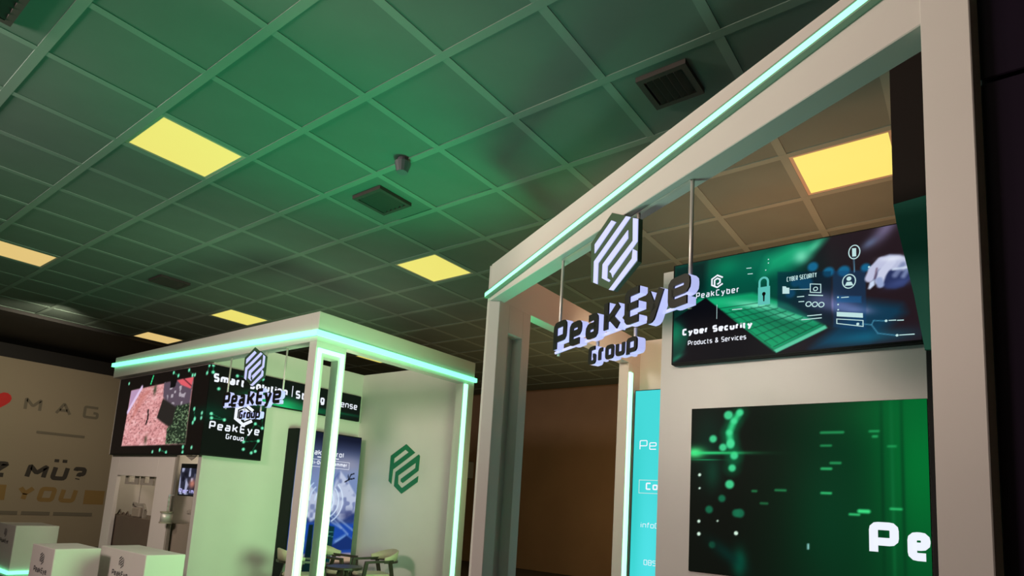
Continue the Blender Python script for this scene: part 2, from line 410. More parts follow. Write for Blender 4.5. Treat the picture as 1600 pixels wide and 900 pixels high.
for i in range(I0, I1 + 1): box('grid_bar', GX + i * CELL - .032, GX + i * CELL + .032, Y0, Y1, HZ, HZ + .05, 'bar', ce, bevel=0)
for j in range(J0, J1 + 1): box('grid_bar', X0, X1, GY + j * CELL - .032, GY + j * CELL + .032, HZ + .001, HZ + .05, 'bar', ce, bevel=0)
LL = ['yellow ceiling light panel in upper left, nearest bright one over the hall', 'yellow ceiling light panel above the gap left of the near booth frame',
      'large yellow ceiling light panel seen through the near booth opening above the padlock screen', 'amber ceiling light panel cut by the left edge of the photo, larger of two there',
      'small yellow ceiling light just above the left fascia of the far booth', 'faint amber ceiling light above the left end of the far booth fascia',
      'tiny amber ceiling light at the far left edge, above the beige banner', 'dim yellow ceiling light seen through the far booth beside its corner post']
for (i, j, m), lb in zip(LAMPS, LL):
    x, y = GX + i * CELL, GY + j * CELL
    t = root('ceiling_light', lb, 'lamp', (x + CELL / 2, y + CELL / 2, HZ), group='square ceiling light panels')
    f = MB()
    for a in ((.022, .06, .022, CELL - .022), (CELL - .06, CELL - .022, .022, CELL - .022), (.06, CELL - .06, .022, .06), (.06, CELL - .06, CELL - .06, CELL - .022)):
        f.box(x + a[0], x + a[1], y + a[2], y + a[3], HZ + .004, HZ + .055)
    f.build('lamp_frame', 'lamp_frame', t); box('diffuser', x + .055, x + CELL - .055, y + .055, y + CELL - .055, HZ + .006, HZ + .04, m, t)
for rx, ry, s, lb in ((1.28, 1.60, .42, 'dark square ceiling vent in the middle of the green-lit ceiling'), (1.25, .555, .36, 'dark square ceiling vent high above the near booth frame'),
                      (.20, 1.62, .5, 'dark vent at the top left corner of the photo'), (1.30, 3.21, .42, 'faint dark vent above the left part of the far booth')):
    x, y = rx * CH, ry * CH; t = root('ceiling_vent', lb, 'vent', (x, y, HZ - .02), group='dark ceiling vents')
    f = MB(); h = s / 2
    for a in ((-h, -h + .04, -h, h), (h - .04, h, -h, h), (-h + .04, h - .04, -h, -h + .04), (-h + .04, h - .04, h - .04, h)): f.box(x + a[0], x + a[1], y + a[2], y + a[3], HZ - .03, HZ + .012)
    f.build('vent_frame', 'vent', t); box('backing', x - h + .03, x + h - .03, y - h + .03, y + h - .03, HZ - .004, HZ + .01, 'black', t)
    for k in range(5):
        yy = y - h + .08 + k * (s - .16) / 4
        MB().bar((x - h + .04, yy, HZ - .018), (x + h - .04, yy, HZ - .018), .05, .006, (0, .6, .8)).build('louvre', 'vent', t)
dx, dy = 1.144 * CH, 1.351 * CH
t = root('smoke_detector', 'small grey detector hanging from the ceiling beside the dark middle vent', 'detector', (dx, dy, HZ - .12))
MB().cyl((dx, dy, HZ + .012), (dx, dy, HZ - .03), .05, 14).build('mount', 'grey', t); MB().cyl((dx, dy, HZ - .03), (dx, dy, HZ - .12), .075, 14, .05).build('housing', 'grey', t)

# the printed banner wall far left
bw = root('printed_banner', 'large beige banner wall with dark and gold lettering behind the far booth', 'banner', (3, 17, 0))
FB = Frame((0, 16.98, 0), (1, 0, 0), (0, -1, 0))
box('banner_panel', -2, 7.6, 16.98, 17.06, 0, 4.13, 'beige', bw)
hp = []
for k in range(24):
    a = 2 * math.pi * k / 24; hp.append((3.76 + .0155 * 16 * math.sin(a) ** 3, 3.17 + .0155 * (13 * math.cos(a) - 5 * math.cos(2 * a) - 2 * math.cos(3 * a) - math.cos(4 * a))))
tag(prism(MB(), FB, hp, .003, .001).build('heart_mark', 'red', bw), 'red heart emblem')
for c, s in (('M', 4.24), ('A', 4.83), ('G', 5.39)): text('banner_letter', FB, c, s, s + .33, 3.02, .30, 'grey_ink', bw, .2)
box('printed_line', 4.55, 5.5, 16.972, 16.98, 2.54, 2.60, 'grey_ink', bw, 0)
text('banner_text', FB, 'Z MU?', 3.82, 5.62, 1.52, .34, 'ink', bw, .27, shear=.12)
for s in (4.98, 5.14): box('umlaut_dot', s, s + .09, 16.975, 16.98, 1.93, 2.00, 'ink', bw, 0)
text('banner_text', FB, 'YOU', 4.35, 5.5, 1.02, .34, 'gold', bw, .27, shear=.12)
box('gold_mark', 3.6, 4.18, 16.975, 16.98, 1.03, 1.36, 'gold', bw, 0); box('gold_mark', 5.68, 6.1, 16.975, 16.98, 1.0, 1.33, 'gold', bw, 0)
for a, b in ((3.7, 4.45), (4.52, 5.05), (5.12, 5.9)): box('printed_line', a, b, 16.972, 16.98, .72, .80, 'grey_ink', bw, 0)

# the dark navy wall at the far right of the picture
nw = root('navy_wall_panel', 'very dark navy panelled wall at the right edge of the photo beside the near pillar', 'panel', (2.45, -1, 0))
for z0, z1 in ((0, 3.07), (3.085, 4.58)):
    for y0, y1 in ((-1.28, -.035), (-2.55, -1.29)): box('panel', 2.378, 2.44, y0, y1, z0, z1, 'navy', nw, .004)
box('backing_board', 2.435, 2.48, -2.55, -.05, 0, 4.57, 'black', nw)

# ================================================================== FAR BOOTH
H = 3.73
fb = root('exhibition_booth', 'far white exhibition booth with green light strips, left of centre', 'booth', (5.6, 8.0, 0))
box('fascia_beam', 4.20, 4.34, 6.33, 12.08, 3.37, H, 'white', fb, .004)
box('fascia_beam', 4.20, 7.04, 6.19, 6.33, 3.37, H, 'white', fb, .004)
tag(MB().bar((4.185, 6.175, 3.465), (4.185, 12.12, 3.595), .045, .062).build('light_strip', 'led', fb), 'glowing green strip')
tag(MB().bar((4.16, 6.175, 3.465), (7.06, 6.175, 3.455), .045, .062).build('light_strip', 'led', fb), 'glowing green strip')
cp = MB()
for a in ((4.20, 4.315, 0, 3.37), (4.525, 4.63, 0, 3.37), (4.315, 4.525, 3.20, 3.37)): cp.box(a[0], a[1], 6.19, 6.33, a[2], a[3])
cpo = cp.build('corner_post', 'white', fb)
u = MB(); u.box(4.222, 4.268, 6.17, 6.19, 0, 3.29).box(4.552, 4.598, 6.17, 6.19, 0, 3.29).box(4.268, 4.552, 6.17, 6.19, 3.245, 3.29)
tag(u.build('light_strip', 'led_white', cpo), 'glowing green arch outline')
box('end_post', 6.79, 7.04, 6.19, 6.33, 0, 3.37, 'white', fb)
tag(box('light_strip', 6.81, 6.875, 6.165, 6.19, 0, 3.36, 'led_white', fb, 0), 'glowing vertical strip')
box('side_wall', 6.99, 7.09, 6.33, 8.87, 0, H, 'white', fb)
box('back_wall', 4.30, 6.99, 8.77, 8.87, 0, H, 'white', fb)
# storage room below and behind the wrap-around screen
for nm, a in (('front_panel', (11.56, 11.89, 0, 2.04)), ('front_panel', (9.53, 10.10, 0, 2.04)), ('front_panel', (10.10, 11.56, 1.69, 2.04))):
    box(nm, 4.30, 4.36, a[0], a[1], a[2], a[3], 'white', fb)
box('front_panel', 4.302, 4.36, 8.872, 12.04, 2.04, 3.37, 'white', fb)
box('store_wall', 5.5, 5.58, 8.87, 12.0, 0, 3.4, 'white', fb); box('store_wall', 4.36, 5.5, 11.93, 12.0, 0, 3.4, 'white', fb)
box('store_wall', 4.36, 5.5, 9.62, 9.68, 0, 2.04, 'white', fb)
box('door_strip', 4.29, 4.33, 9.49, 9.54, .1, 2.02, 'greyband', fb)
box('counter', 4.38, 4.95, 10.05, 11.9, 0, 1.03, 'counter', fb); box('counter', 4.38, 4.95, 8.88, 9.60, 0, 1.03, 'taupe', fb)
pl = MB()
for y0, y1 in ((10.90, 11.40), (10.36, 10.82), (10.1, 10.30)):
    pl.box(4.37, 4.39, y0, y1, 1.555, 1.59).box(4.37, 4.39, y1 - .12, y1, 1.59, 1.69).box(4.37, 4.39, y0, y0 + .14, 1.59, 1.69)
tag(pl.build('pelmet', 'greyband', fb), 'grey notched band hanging in the store window')
dm = prism(MB(), Frame((4.295, 0, 0), (0, -1, 0), (-1, 0, 0)), [(-9.23, 2.02), (-8.87, 2.02), (-9.04, 1.95)], 0, .01); dm.build('corner_bracket', 'greyband', fb)
# things in the store windows
t = root('carrier_bag', 'tan carrier bag standing on the dark counter in the store window', 'bag', (4.47, 10.95, 1.03))
bg = MB(); bg.prism_z([(4.41, 10.80), (4.53, 10.80), (4.53, 11.08), (4.41, 11.08)], 1.03, 1.19); bg.build('bag_body', 'taupe', t, bevel=.02)
hb = MB(); pts = [(4.47, 10.74, 1.03), (4.47, 10.73, 1.15), (4.47, 10.80, 1.235), (4.47, 11.0, 1.225), (4.47, 11.18, 1.24), (4.47, 11.12, 1.19)]
for p, q in zip(pts[:-1], pts[1:]): hb.bar(p, q, .035, .05)
hb.build('handle', 'greyband', t)
t = root('wire_rack', 'small dark wire rack on the counter left of the carrier bag', 'rack', (4.45, 11.45, 1.03))
rk = MB(); pts = [(11.72, 1.035), (11.63, 1.12), (11.55, 1.035), (11.48, 1.08), (11.4, 1.035), (11.32, 1.10), (11.25, 1.035)]
for (y, z), (y2, z2) in zip(pts[:-1], pts[1:]): rk.cyl((4.45, y, z), (4.45, y2, z2), .012, 6)
rk.bar((4.45, 11.74, 1.037), (4.45, 11.23, 1.037), .03, .014); rk.build('wire', 'counter', t)
MB().cyl((4.50, 11.08, 3.38), (4.50, 11.08, 1.245), .006, 6).build('cord', 'greyband', fb)
t = root('steel_canister', 'small steel canister hanging on a chain beside the store monitor', 'canister', (4.24, 9.46, 1.03))
MB().cyl((4.24, 9.46, 1.05), (4.24, 9.46, 1.18), .078, 16).build('can_body', 'steel', t, True); MB().cyl((4.24, 9.46, 1.03), (4.24, 9.46, 1.05), .09, 16).build('can_rim', 'taupe', t); MB().cyl((4.24, 9.46, 1.18), (4.24, 9.46, 1.20), .09, 16).build('can_lid', 'taupe', t)
for k in range(8):
    z = 1.20 + k * .03; MB().bar((4.24, 9.46 - .012 * (k % 2), z), (4.24, 9.45 + .006 * (k % 2), z + .034), .012, .022).build('chain_link', 'steel', t)
MB().bar((4.24, 9.455, 1.43), (4.31, 9.455, 1.44), .012).build('hook', 'steel', t)
t = root('grey_tap', 'bent grey tap rising from the taupe counter under the store monitor', 'tap', (4.5, 9.2, 1.03))
tp = MB(); pts = [(4.5, 9.16, 1.03), (4.5, 9.17, 1.12), (4.5, 9.21, 1.19), (4.5, 9.30, 1.215), (4.5, 9.37, 1.20)]
for p, q in zip(pts[:-1], pts[1:]): tp.bar(p, q, .05, .06)
tp.build('spout', 'greyband', t, bevel=.008); MB().cyl((4.5, 9.16, 1.03), (4.5, 9.16, 1.05), .05, 12).build('tap_base', 'greyband', t)

# wrap-around video wall
vw = root('video_wall', 'black wrap-around video wall on the far booth showing a pink street picture', 'screen', (4.3, 9.5, 2.03))
FA = Frame((4.235, 0, 0), (0, -1, 0), (-1, 0, 0)); FS = Frame((0, 8.705, 0), (1, 0, 0), (0, -1, 0))
hv = MB(); hv.prism_z([(4.235, 11.82), (4.235, 8.705), (5.155, 8.705), (5.155, 8.77), (4.30, 8.77), (4.30, 11.82)], 2.025, 3.325).build('cabinet', 'frame', vw)
box('cabinet', 5.155, 6.925, 8.705, 8.77, 2.88, 3.325, 'frame', vw)
GREEN = rgb(60, 235, 150)
cv = Canvas(-11.80, -8.71, 2.045, 3.315, 170, 100, rgb(20, 15, 13))
cv.gauss(-8.6, 2.62, .6, .10, rgb(0, 60, 38), .5)
pic = [(-11.32, 3.10), (-9.19, 3.17), (-9.17, 2.18), (-11.38, 2.17)]
inp = np.clip(cv.sd(pic) / .02 + .5, 0, 1); n1 = cv.noise(9, 30); n2 = cv.noise(26, 60); n3 = cv.noise(40, 60)
cv.mix(inp, rgb(226, 160, 160)); cv.mix(inp * np.clip((n2 - .35) * 1.2, 0, .6), rgb(150, 90, 92)); cv.mix(inp * np.clip((n1 - .55) * 1.6, 0, .8), rgb(255, 205, 205)); cv.mix(inp * (n3 > .88), rgb(110, 70, 70))
cv.mix(inp * np.clip((cv.sd([(-11.32, 3.1), (-10.9, 3.14), (-11.33, 2.72)])) / .02 + .5, 0, 1), rgb(185, 150, 185)); cv.line([(-10.92, 3.13), (-11.33, 2.74)], .07, rgb(225, 200, 235), 1, .03)
cv.poly([(-10.95, 3.0), (-10.55, 3.1), (-11.2, 2.55)], rgb(190, 110, 100), .6, .1)
cv.poly([(-10.13, 3.15), (-9.20, 3.17), (-9.2, 2.6), (-9.6, 2.66), (-9.9, 2.78), (-10.10, 2.93)], rgb(92, 78, 92), 1, .03)
cv.mix(np.clip(cv.sd([(-10.1, 3.15), (-9.3, 3.1), (-9.45, 2.75), (-9.9, 2.82)]) / .03 + .5, 0, 1) * (cv.noise(12, 16) > .62), rgb(175, 165, 175))
cv.poly([(-9.92, 3.17), (-9.70, 3.17), (-9.74, 3.06), (-9.9, 3.05)], rgb(14, 12, 14)); cv.poly([(-9.70, 3.16), (-9.19, 3.17), (-9.23, 3.0), (-9.55, 3.08)], rgb(225, 95, 105)); cv.line([(-9.5, 3.17), (-9.22, 3.04)], .02, rgb(70, 30, 40))
cv.poly([(-10.09, 2.9), (-9.60, 2.74), (-9.62, 2.3), (-9.78, 2.45), (-10.0, 2.52), (-10.22, 2.60)], rgb(40, 36, 34), 1, .03)
tree = np.clip(cv.sd([(-9.62, 2.76), (-9.2, 2.78), (-9.17, 2.18), (-9.80, 2.19), (-9.82, 2.42), (-9.66, 2.5)]) / .03 + .5, 0, 1)
cv.mix(tree, rgb(38, 52, 38)); cv.mix(tree * (n2 > .62), rgb(110, 135, 100)); cv.mix(tree * (n3 > .75), rgb(20, 24, 20))
cv.gauss(-10.42, 3.06, .05, .08, rgb(60, 70, 50)); cv.line([(-10.56, 2.73), (-10.53, 2.62), (-10.57, 2.52)], .05, rgb(30, 26, 26)); cv.gauss(-10.5, 2.26, .05, .07, rgb(60, 60, 40), .8)
cv.line([(-10.55, 3.29), (-10.6, 3.17)], .03, GREEN)
for a, b in (((-9.85, 3.29), (-9.68, 3.23)), ((-9.36, 3.29), (-9.23, 3.2)), ((-8.76, 3.31), (-8.80, 3.2)), ((-9.04, 2.69), (-8.99, 2.54)), ((-9.96, 2.1), (-9.74, 2.06)), ((-9.23, 2.14), (-9.22, 2.06)), ((-8.99, 2.54), (-9.03, 2.49))):
    cv.line([a, b], .012, rgb(25, 120, 80), .8)
    for p in (a, b): cv.disc(*p, .028, rgb(120, 240, 190), 1, .02)
for p in ((-11.45, 3.23), (-10.2, 2.07), (-8.97, 2.13), (-9.16, 3.2), (-8.8, 2.55), (-8.8, 2.62)): cv.disc(*p, .026, rgb(130, 235, 190), 1, .02)
cv.build('display', FA, vw)
cv = Canvas(4.24, 5.145, 2.045, 3.315, 70, 100, rgb(9, 14, 11))
cv.gauss(4.3, 2.65, .35, .12, rgb(0, 60, 40), .6); cv.gauss(5.1, 2.95, .3, .10, rgb(20, 190, 100), .9)
pts = [(4.26, 3.31), (4.27, 3.21), (4.38, 2.99), (4.32, 2.62), (4.33, 2.56), (4.52, 2.56), (5.0, 2.57), (5.12, 2.52), (4.85, 2.28), (5.08, 2.32), (4.99, 2.13), (5.05, 2.16), (4.86, 2.17), (4.63, 3.23), (5.04, 3.26)]
for i, j in ((0, 1), (3, 5), (6, 7), (6, 8), (9, 8), (9, 10), (4, 5), (13, 14), (7, 14)): cv.line([pts[i], pts[j]], .010, rgb(15, 110, 70), .8)
for p in pts: cv.disc(*p, .022, rgb(120, 245, 190), 1, .014)
cv.build('display', FS, vw)
cv = Canvas(5.155, 6.915, 2.895, 3.315, 120, 34, rgb(12, 20, 16))
cv.gauss(5.45, 2.90, .34, .13, rgb(40, 230, 130), .95); cv.gauss(5.9, 2.93, .5, .05, rgb(10, 120, 70), .8); cv.gauss(6.5, 2.97, .6, .02, rgb(10, 100, 60), .6)
cv.build('display', FS, vw)
text('screen_text', FS, 'Smart Solution', 4.285, 5.475, 3.08, .125, 'txt', vw, .25, gap=.12)
text('screen_text', FS, '|', 5.545, 5.57, 3.09, .16, 'txt', vw, .08)
text('screen_text', FS, 'Strong', 5.62, 6.17, 3.07, .13, 'txt', vw, .22); text('screen_text', FS, 'Defense', 6.24, 6.85, 3.075, .11, 'txt', vw, .15)
text('screen_text', FS, 'PeakEye', 4.31, 5.08, 2.40, .12, 'txt', vw, .18, gap=.22); text('screen_text', FS, 'Group', 4.57, 4.845, 2.29, .075, 'txt', vw, .17)
hx = MB(); hc = (4.81, 2.68)


def hexpts(c, r, a0=90): return [(c[0] + r * math.cos(math.radians(a0 + 60 * k)), c[1] + r * math.sin(math.radians(a0 + 60 * k))) for k in range(6)]


def flat_strokes(mb, fr, strokes, wt, d):
    for st, closed in strokes:
        L, R = ribbon(st, wt, closed); n = len(st)
        mb.add([fr.p(*q, d) for q in L] + [fr.p(*q, d) for q in R], [(i, n + i, n + (i + 1) % n, (i + 1) % n) for i in range(n if closed else n - 1)])


def cyber_mark(mb, fr, c, r, wt, d):
    h = hexpts(c, r); i = hexpts(c, r * .5)
    flat_strokes(mb, fr, [([h[5], h[0], h[1], h[2], h[3], h[4]], False), ([i[2], i[1], i[0], i[5], i[4], i[3]], False), ([i[1], (i[2][0], i[2][1] - r * .42)], False)], wt, d)


cyber_mark(hx, FS, hc, .15, .045, .004); hx.build('screen_emblem', 'txt', vw)

# hanging sign, built once and copied
def hanging_sign(label, loc, rz):
    t = root('hanging_sign', label, 'sign', (0, 0, 0), 0, 'hanging logo signs')
    FL = Frame((-1.22, 0, -2.47), (1, 0, 0), (0, -1, 0))
    bp = MB(); prism(bp, FL, [(1.857, 3.449), (2.130, 3.300), (2.134, 3.035), (1.905, 2.923), (1.652, 3.058), (1.630, 3.327)], .004, -.026); hexo = bp.build('emblem_plate', 'plate', t)
    S = [[(1.86, 3.396), (1.907, 3.366), (1.685, 3.241), (1.681, 3.302)], [(2.011, 3.362), (2.055, 3.338), (1.731, 3.159), (1.732, 3.019), (1.685, 3.044), (1.682, 3.187)],
         [(2.034, 3.264), (2.037, 3.212), (1.836, 3.104), (1.836, 3.026), (1.87, 3.003), (1.858, 2.996), (1.781, 3.043), (1.782, 3.134)],
         [(2.08, 3.322), (2.127, 3.298), (2.13, 3.159), (1.901, 3.023), (1.895, 3.012), (1.88, 3.045), (1.859, 3.06), (2.086, 3.178)],
         [(2.089, 3.126), (2.128, 3.100), (2.131, 3.044), (1.908, 2.926), (1.862, 2.944), (2.083, 3.069)]]
    for k in S:
        m = MB(); prism(m, FL, k, .009, .003); m.build('emblem_stripe', 'lit', hexo)
    def let(c, s0, s1, z0, cap, wt, zs=1.0):
        gw, gh, _ = GL[c]; sx = (s1 - s0) / (gw * cap)
        a = MB(); glyph(a, FL, c, s0, z0, cap, sx, wt, -.002, -.056); lo = a.build('letter', 'lit', t)
        f = MB(); glyph(f, FL, c, s0, z0, cap, sx, wt * 1.04, .008, -.002); f.build('letter_face', 'face', lo)
    for c, a, b in (('P', 1.205, 1.375), ('e', 1.42, 1.565), ('a', 1.62, 1.755), ('k', 1.82, 1.99), ('E', 2.03, 2.18), ('y', 2.215, 2.375), ('e', 2.41, 2.575)): let(c, a, b, 2.672, .212, .042)
    for c, a, b in (('G', 1.665, 1.745), ('r', 1.775, 1.83), ('o', 1.85, 1.935), ('u', 1.955, 2.04), ('p', 2.06, 2.155)): let(c, a, b, 2.503, .115, .024)
    m = MB(); m.bar(FL.p(1.15, 2.692, -.046), FL.p(2.52, 2.692, -.046), .012, .016); m.build('base_rail', 'lit', t)
    for s, z0, z1 in ((1.165, 2.67, 3.395), (2.50, 2.67, 3.395), (2.04, 3.25, 3.395), (1.66, 2.585, 2.67), (2.05, 2.56, 2.67)):
        m = MB(); m.cyl(FL.p(s, z0, -.064), FL.p(s, z1, -.064), .011, 10); m.build('hanger_rod', 'steel', t, True)
    m = MB(); m.bar(FL.p(1.165, 3.388, -.058), FL.p(2.50, 3.388, -.058), .022, .012); m.build('top_rail', 'steel', t)
    t.location = loc; t.rotation_euler = (0, 0, rz); WM[t.name] = Matrix.Translation(loc) @ Matrix.Rotation(rz, 4, 'Z')
    return t


DV = Vector((-0.443665, -0.896193, 0)); NV = Vector((0.896193, -0.443665, 0)); A0 = Vector((4.061, 3.462, 0))
p = A0 + DV * 1.22
near_sign = hanging_sign('large hanging white-lit sign with black letters under the near slanted beam', (p.x, p.y, 2.47), math.atan2(DV.y, DV.x))
far_sign = copy_tree(near_sign); far_sign['label'] = 'smaller looking hanging lit sign under the left fascia of the far booth'
far_sign.location = (4.2, 8.165, 2.455); far_sign.rotation_euler = (0, 0, -math.pi / 2)

# green logo on the far booth's side wall
FW = Frame((6.988, 0, 0), (0, -1, 0), (-1, 0, 0))
neg = lambda L: [(-a, b) for a, b in L]
lg = root('wall_emblem', 'dark green hexagonal emblem on the inner side wall of the far booth', 'emblem', (6.98, 7.54, 1.67))
m = MB()
flat = [[(7.87, 2.29), (7.78, 2.24), (7.79, 2.06), (7.80, 1.82), (7.87, 1.87)], [(7.87, 2.29), (7.52, 2.48), (7.53, 2.39), (7.79, 2.24)], [(7.52, 2.48), (7.30, 2.34), (7.45, 2.345), (7.53, 2.39)], [(7.30, 2.34), (7.79, 2.06), (7.79, 2.155), (7.45, 2.345)]]
for k in flat: prism(m, FW, neg(k), .008, 0)
m.build('emblem_part', 'logo', lg)
m = MB()
for k in ([(7.21, 2.31), (7.72, 2.02), (7.65, 1.965), (7.26, 2.18)], [(7.21, 2.31), (7.26, 2.18), (7.265, 2.09), (7.19, 2.05), (7.185, 2.285)], [(7.19, 2.05), (7.265, 2.09), (7.58, 1.91), (7.58, 1.87), (7.53, 1.845)],
          [(7.72, 2.02), (7.73, 1.79), (7.64, 1.83), (7.65, 1.965)], [(7.73, 1.79), (7.54, 1.67), (7.54, 1.76), (7.64, 1.83)], [(7.54, 1.67), (7.19, 1.87), (7.185, 1.965), (7.54, 1.76)]): prism(m, FW, neg(k), .008, 0)
m.build('emblem_part', 'logo', lg)

# tall picture lightbox at the back wall
lb = root('poster_lightbox', 'tall blue lightbox poster with a snowy mountain behind the far corner post', 'poster', (6.25, 8.6, 0))
box('case', 5.60, 6.86, 8.505, 8.765, .05, 2.585, 'frame', lb)
FP = Frame((0, 8.50, 0), (1, 0, 0), (0, -1, 0))
cv = Canvas(5.63, 6.85, .10, 2.565, 100, 190, rgb(120, 140, 185))
cv.mix(np.clip((cv.Z - 2.0) / .5, 0, 1), rgb(16, 20, 44)); cv.mix(np.clip((1.2 - cv.Z) / .5, 0, 1), rgb(28, 66, 148)); n = cv.noise(5, 5); n2 = cv.noise(16, 14)
cv.gauss(6.6, 2.1, .35, .14, rgb(150, 150, 170), .8); cv.gauss(5.8, 2.0, .3, .14, rgb(110, 115, 150), .6)
cv.poly([(5.63, 1.5), (5.9, 1.75), (6.05, 1.6), (6.25, 1.75), (6.46, 2.0), (6.62, 1.86), (6.86, 1.58), (6.86, 1.1), (5.63, 1.1)], rgb(185, 195, 220), 1, .03)
mtn = np.clip(cv.sd([(5.63, 1.5), (5.9, 1.75), (6.05, 1.6), (6.25, 1.75), (6.46, 2.0), (6.62, 1.86), (6.86, 1.58), (6.86, 1.1), (5.63, 1.1)]) / .03, 0, 1)
cv.mix(mtn * np.clip((n2 - .45) * 3, 0, .8), rgb(105, 118, 165)); cv.poly([(6.46, 2.0), (6.40, 1.8), (6.30, 1.5), (6.15, 1.4), (6.1, 1.65), (6.25, 1.75)], rgb(62, 85, 150), .8, .06)
cv.gauss(6.75, 1.25, .2, .1, rgb(40, 48, 100), .8); cv.poly([(5.63, 1.3), (5.75, 1.35), (6.0, 1.15), (6.4, 1.32), (6.55, 1.15), (6.86, 1.3), (6.86, .98), (5.63, .95)], rgb(30, 50, 110), .85, .05)
cv.mix(np.clip((1.15 - cv.Z) / .05, 0, 1) * np.clip((cv.Z - .8) / .1, 0, 1), rgb(25, 70, 165)); cv.poly([(6.5, .85), (6.7, .95), (6.86, .86), (6.86, .78), (6.5, .76)], rgb(120, 160, 215), .9, .05)
cv.poly([(6.42, .76), (6.6, .85), (6.73, .93), (6.86, .86), (6.86, .7), (6.42, .68)], rgb(18, 45, 110), 1, .03); cv.mix(np.clip((.66 - cv.Z) / .03, 0, 1), rgb(150, 140, 160)); cv.mix(np.clip((.60 - cv.Z) / .03, 0, 1), rgb(175, 150, 125)); cv.mix(np.clip((.52 - cv.Z) / .05, 0, 1), rgb(40, 34, 34))
cv.gauss(6.33, 1.5, .12, .2, rgb(215, 230, 250), .6)
for r in (.18, .28, .36): cv.ring(6.22, 1.48, r, .022, rgb(215, 232, 252), .95, .012, -62, 50); cv.ring(6.22, 1.48, r, .022, rgb(200, 225, 250), .8, .012, 130, 180)
for a, b in (((6.3, 1.3), (6.75, .95)), ((6.4, 1.28), (6.84, 1.02)), ((6.3, 1.2), (6.6, 1.05))): cv.line([a, b], .03, rgb(160, 185, 225), .6, .03)
cv.poly([(6.30, 1.10), (6.47, 1.07), (6.44, .5), (6.24, .5)], rgb(4, 48, 52), 1, .02); cv.line([(6.30, 1.0), (6.46, .98)], .012, rgb(70, 130, 130)); cv.line([(6.30, .93), (6.46, .91)], .012, rgb(70, 130, 130))
cv.poly([(5.98, 1.1), (6.06, 1.1), (6.08, .3), (5.94, .3)], rgb(6, 30, 32), 1, .02)
cv.line([(6.59, 1.81), (6.68, 1.86), (6.77, 1.88)], .022, rgb(15, 18, 30)); cv.line([(6.66, 1.85), (6.70, 1.94), (6.76, 1.96)], .02, rgb(15, 18, 30)); cv.line([(6.66, 1.85), (6.64, 1.93)], .018, rgb(15, 18, 30))
cv.build('display', FP, lb)
text('screen_text', FP, 'PeakControl', 5.79, 6.51, 2.205, .085, 'txt', lb, .16); text('screen_text', FP, 'Anti-Drone Jammer', 5.80, 6.60, 2.055, .06, 'txt', lb, .2)
m = MB()
for s0, s1, z0, z1 in ((5.75, 6.645, 2.13, 2.136), (5.75, 6.645, 2.015, 2.021), (5.75, 5.756, 2.015, 2.136), (6.639, 6.645, 2.015, 2.136)):
    m.add([FP.p(s0, z0, .004), FP.p(s1, z0, .004), FP.p(s1, z1, .004), FP.p(s0, z1, .004)], [(0, 1, 2, 3)])
for s0, s1 in ((6.0, 6.08), (6.36, 6.42)): m.add([FP.p(s0, 2.165, .004), FP.p(s1, 2.165, .004), FP.p(s1, 2.18, .004), FP.p(s0, 2.18, .004)], [(0, 1, 2, 3)])
m.build('text_border', 'txt', lb)

# store monitor
mo = root('wall_monitor', 'small black monitor with a busy picture in the narrow store opening', 'screen', (4.4, 9.2, 1.45))
box('bezel', 4.34, 4.39, 8.86, 9.43, 1.44, 1.905, 'frame', mo); MB().bar((4.39, 9.16, 1.7), (4.60, 9.16, 1.7), .06, .10).build('bracket', 'frame', mo); box('wall_plate', 4.58, 4.62, 9.0, 9.61, 1.55, 1.85, 'frame', mo)
FM = Frame((4.337, 0, 0), (0, -1, 0), (-1, 0, 0)); cv = Canvas(-9.41, -8.875, 1.46, 1.84, 46, 34, rgb(40, 42, 58)); a = cv.noise(14, 14); b = cv.noise(9, 9)
cv.mix(np.clip((a - .5) * 4, 0, 1), rgb(165, 170, 200)); cv.mix(np.clip((b - .6) * 5, 0, 1), rgb(20, 20, 34)); cv.gauss(-9.02, 1.62, .09, .06, rgb(205, 130, 110), .9); cv.gauss(-9.25, 1.75, .08, .05, rgb(15, 16, 26), .9)
cv.build('display', FM, mo); text('screen_text', FM, 'Peri', -9.39, -9.05, 1.48, .062, 'txt_lilac', mo, .2); text('screen_text', FM, 'me', -9.03, -8.89, 1.48, .062, 'txt_lilac', mo, .2)

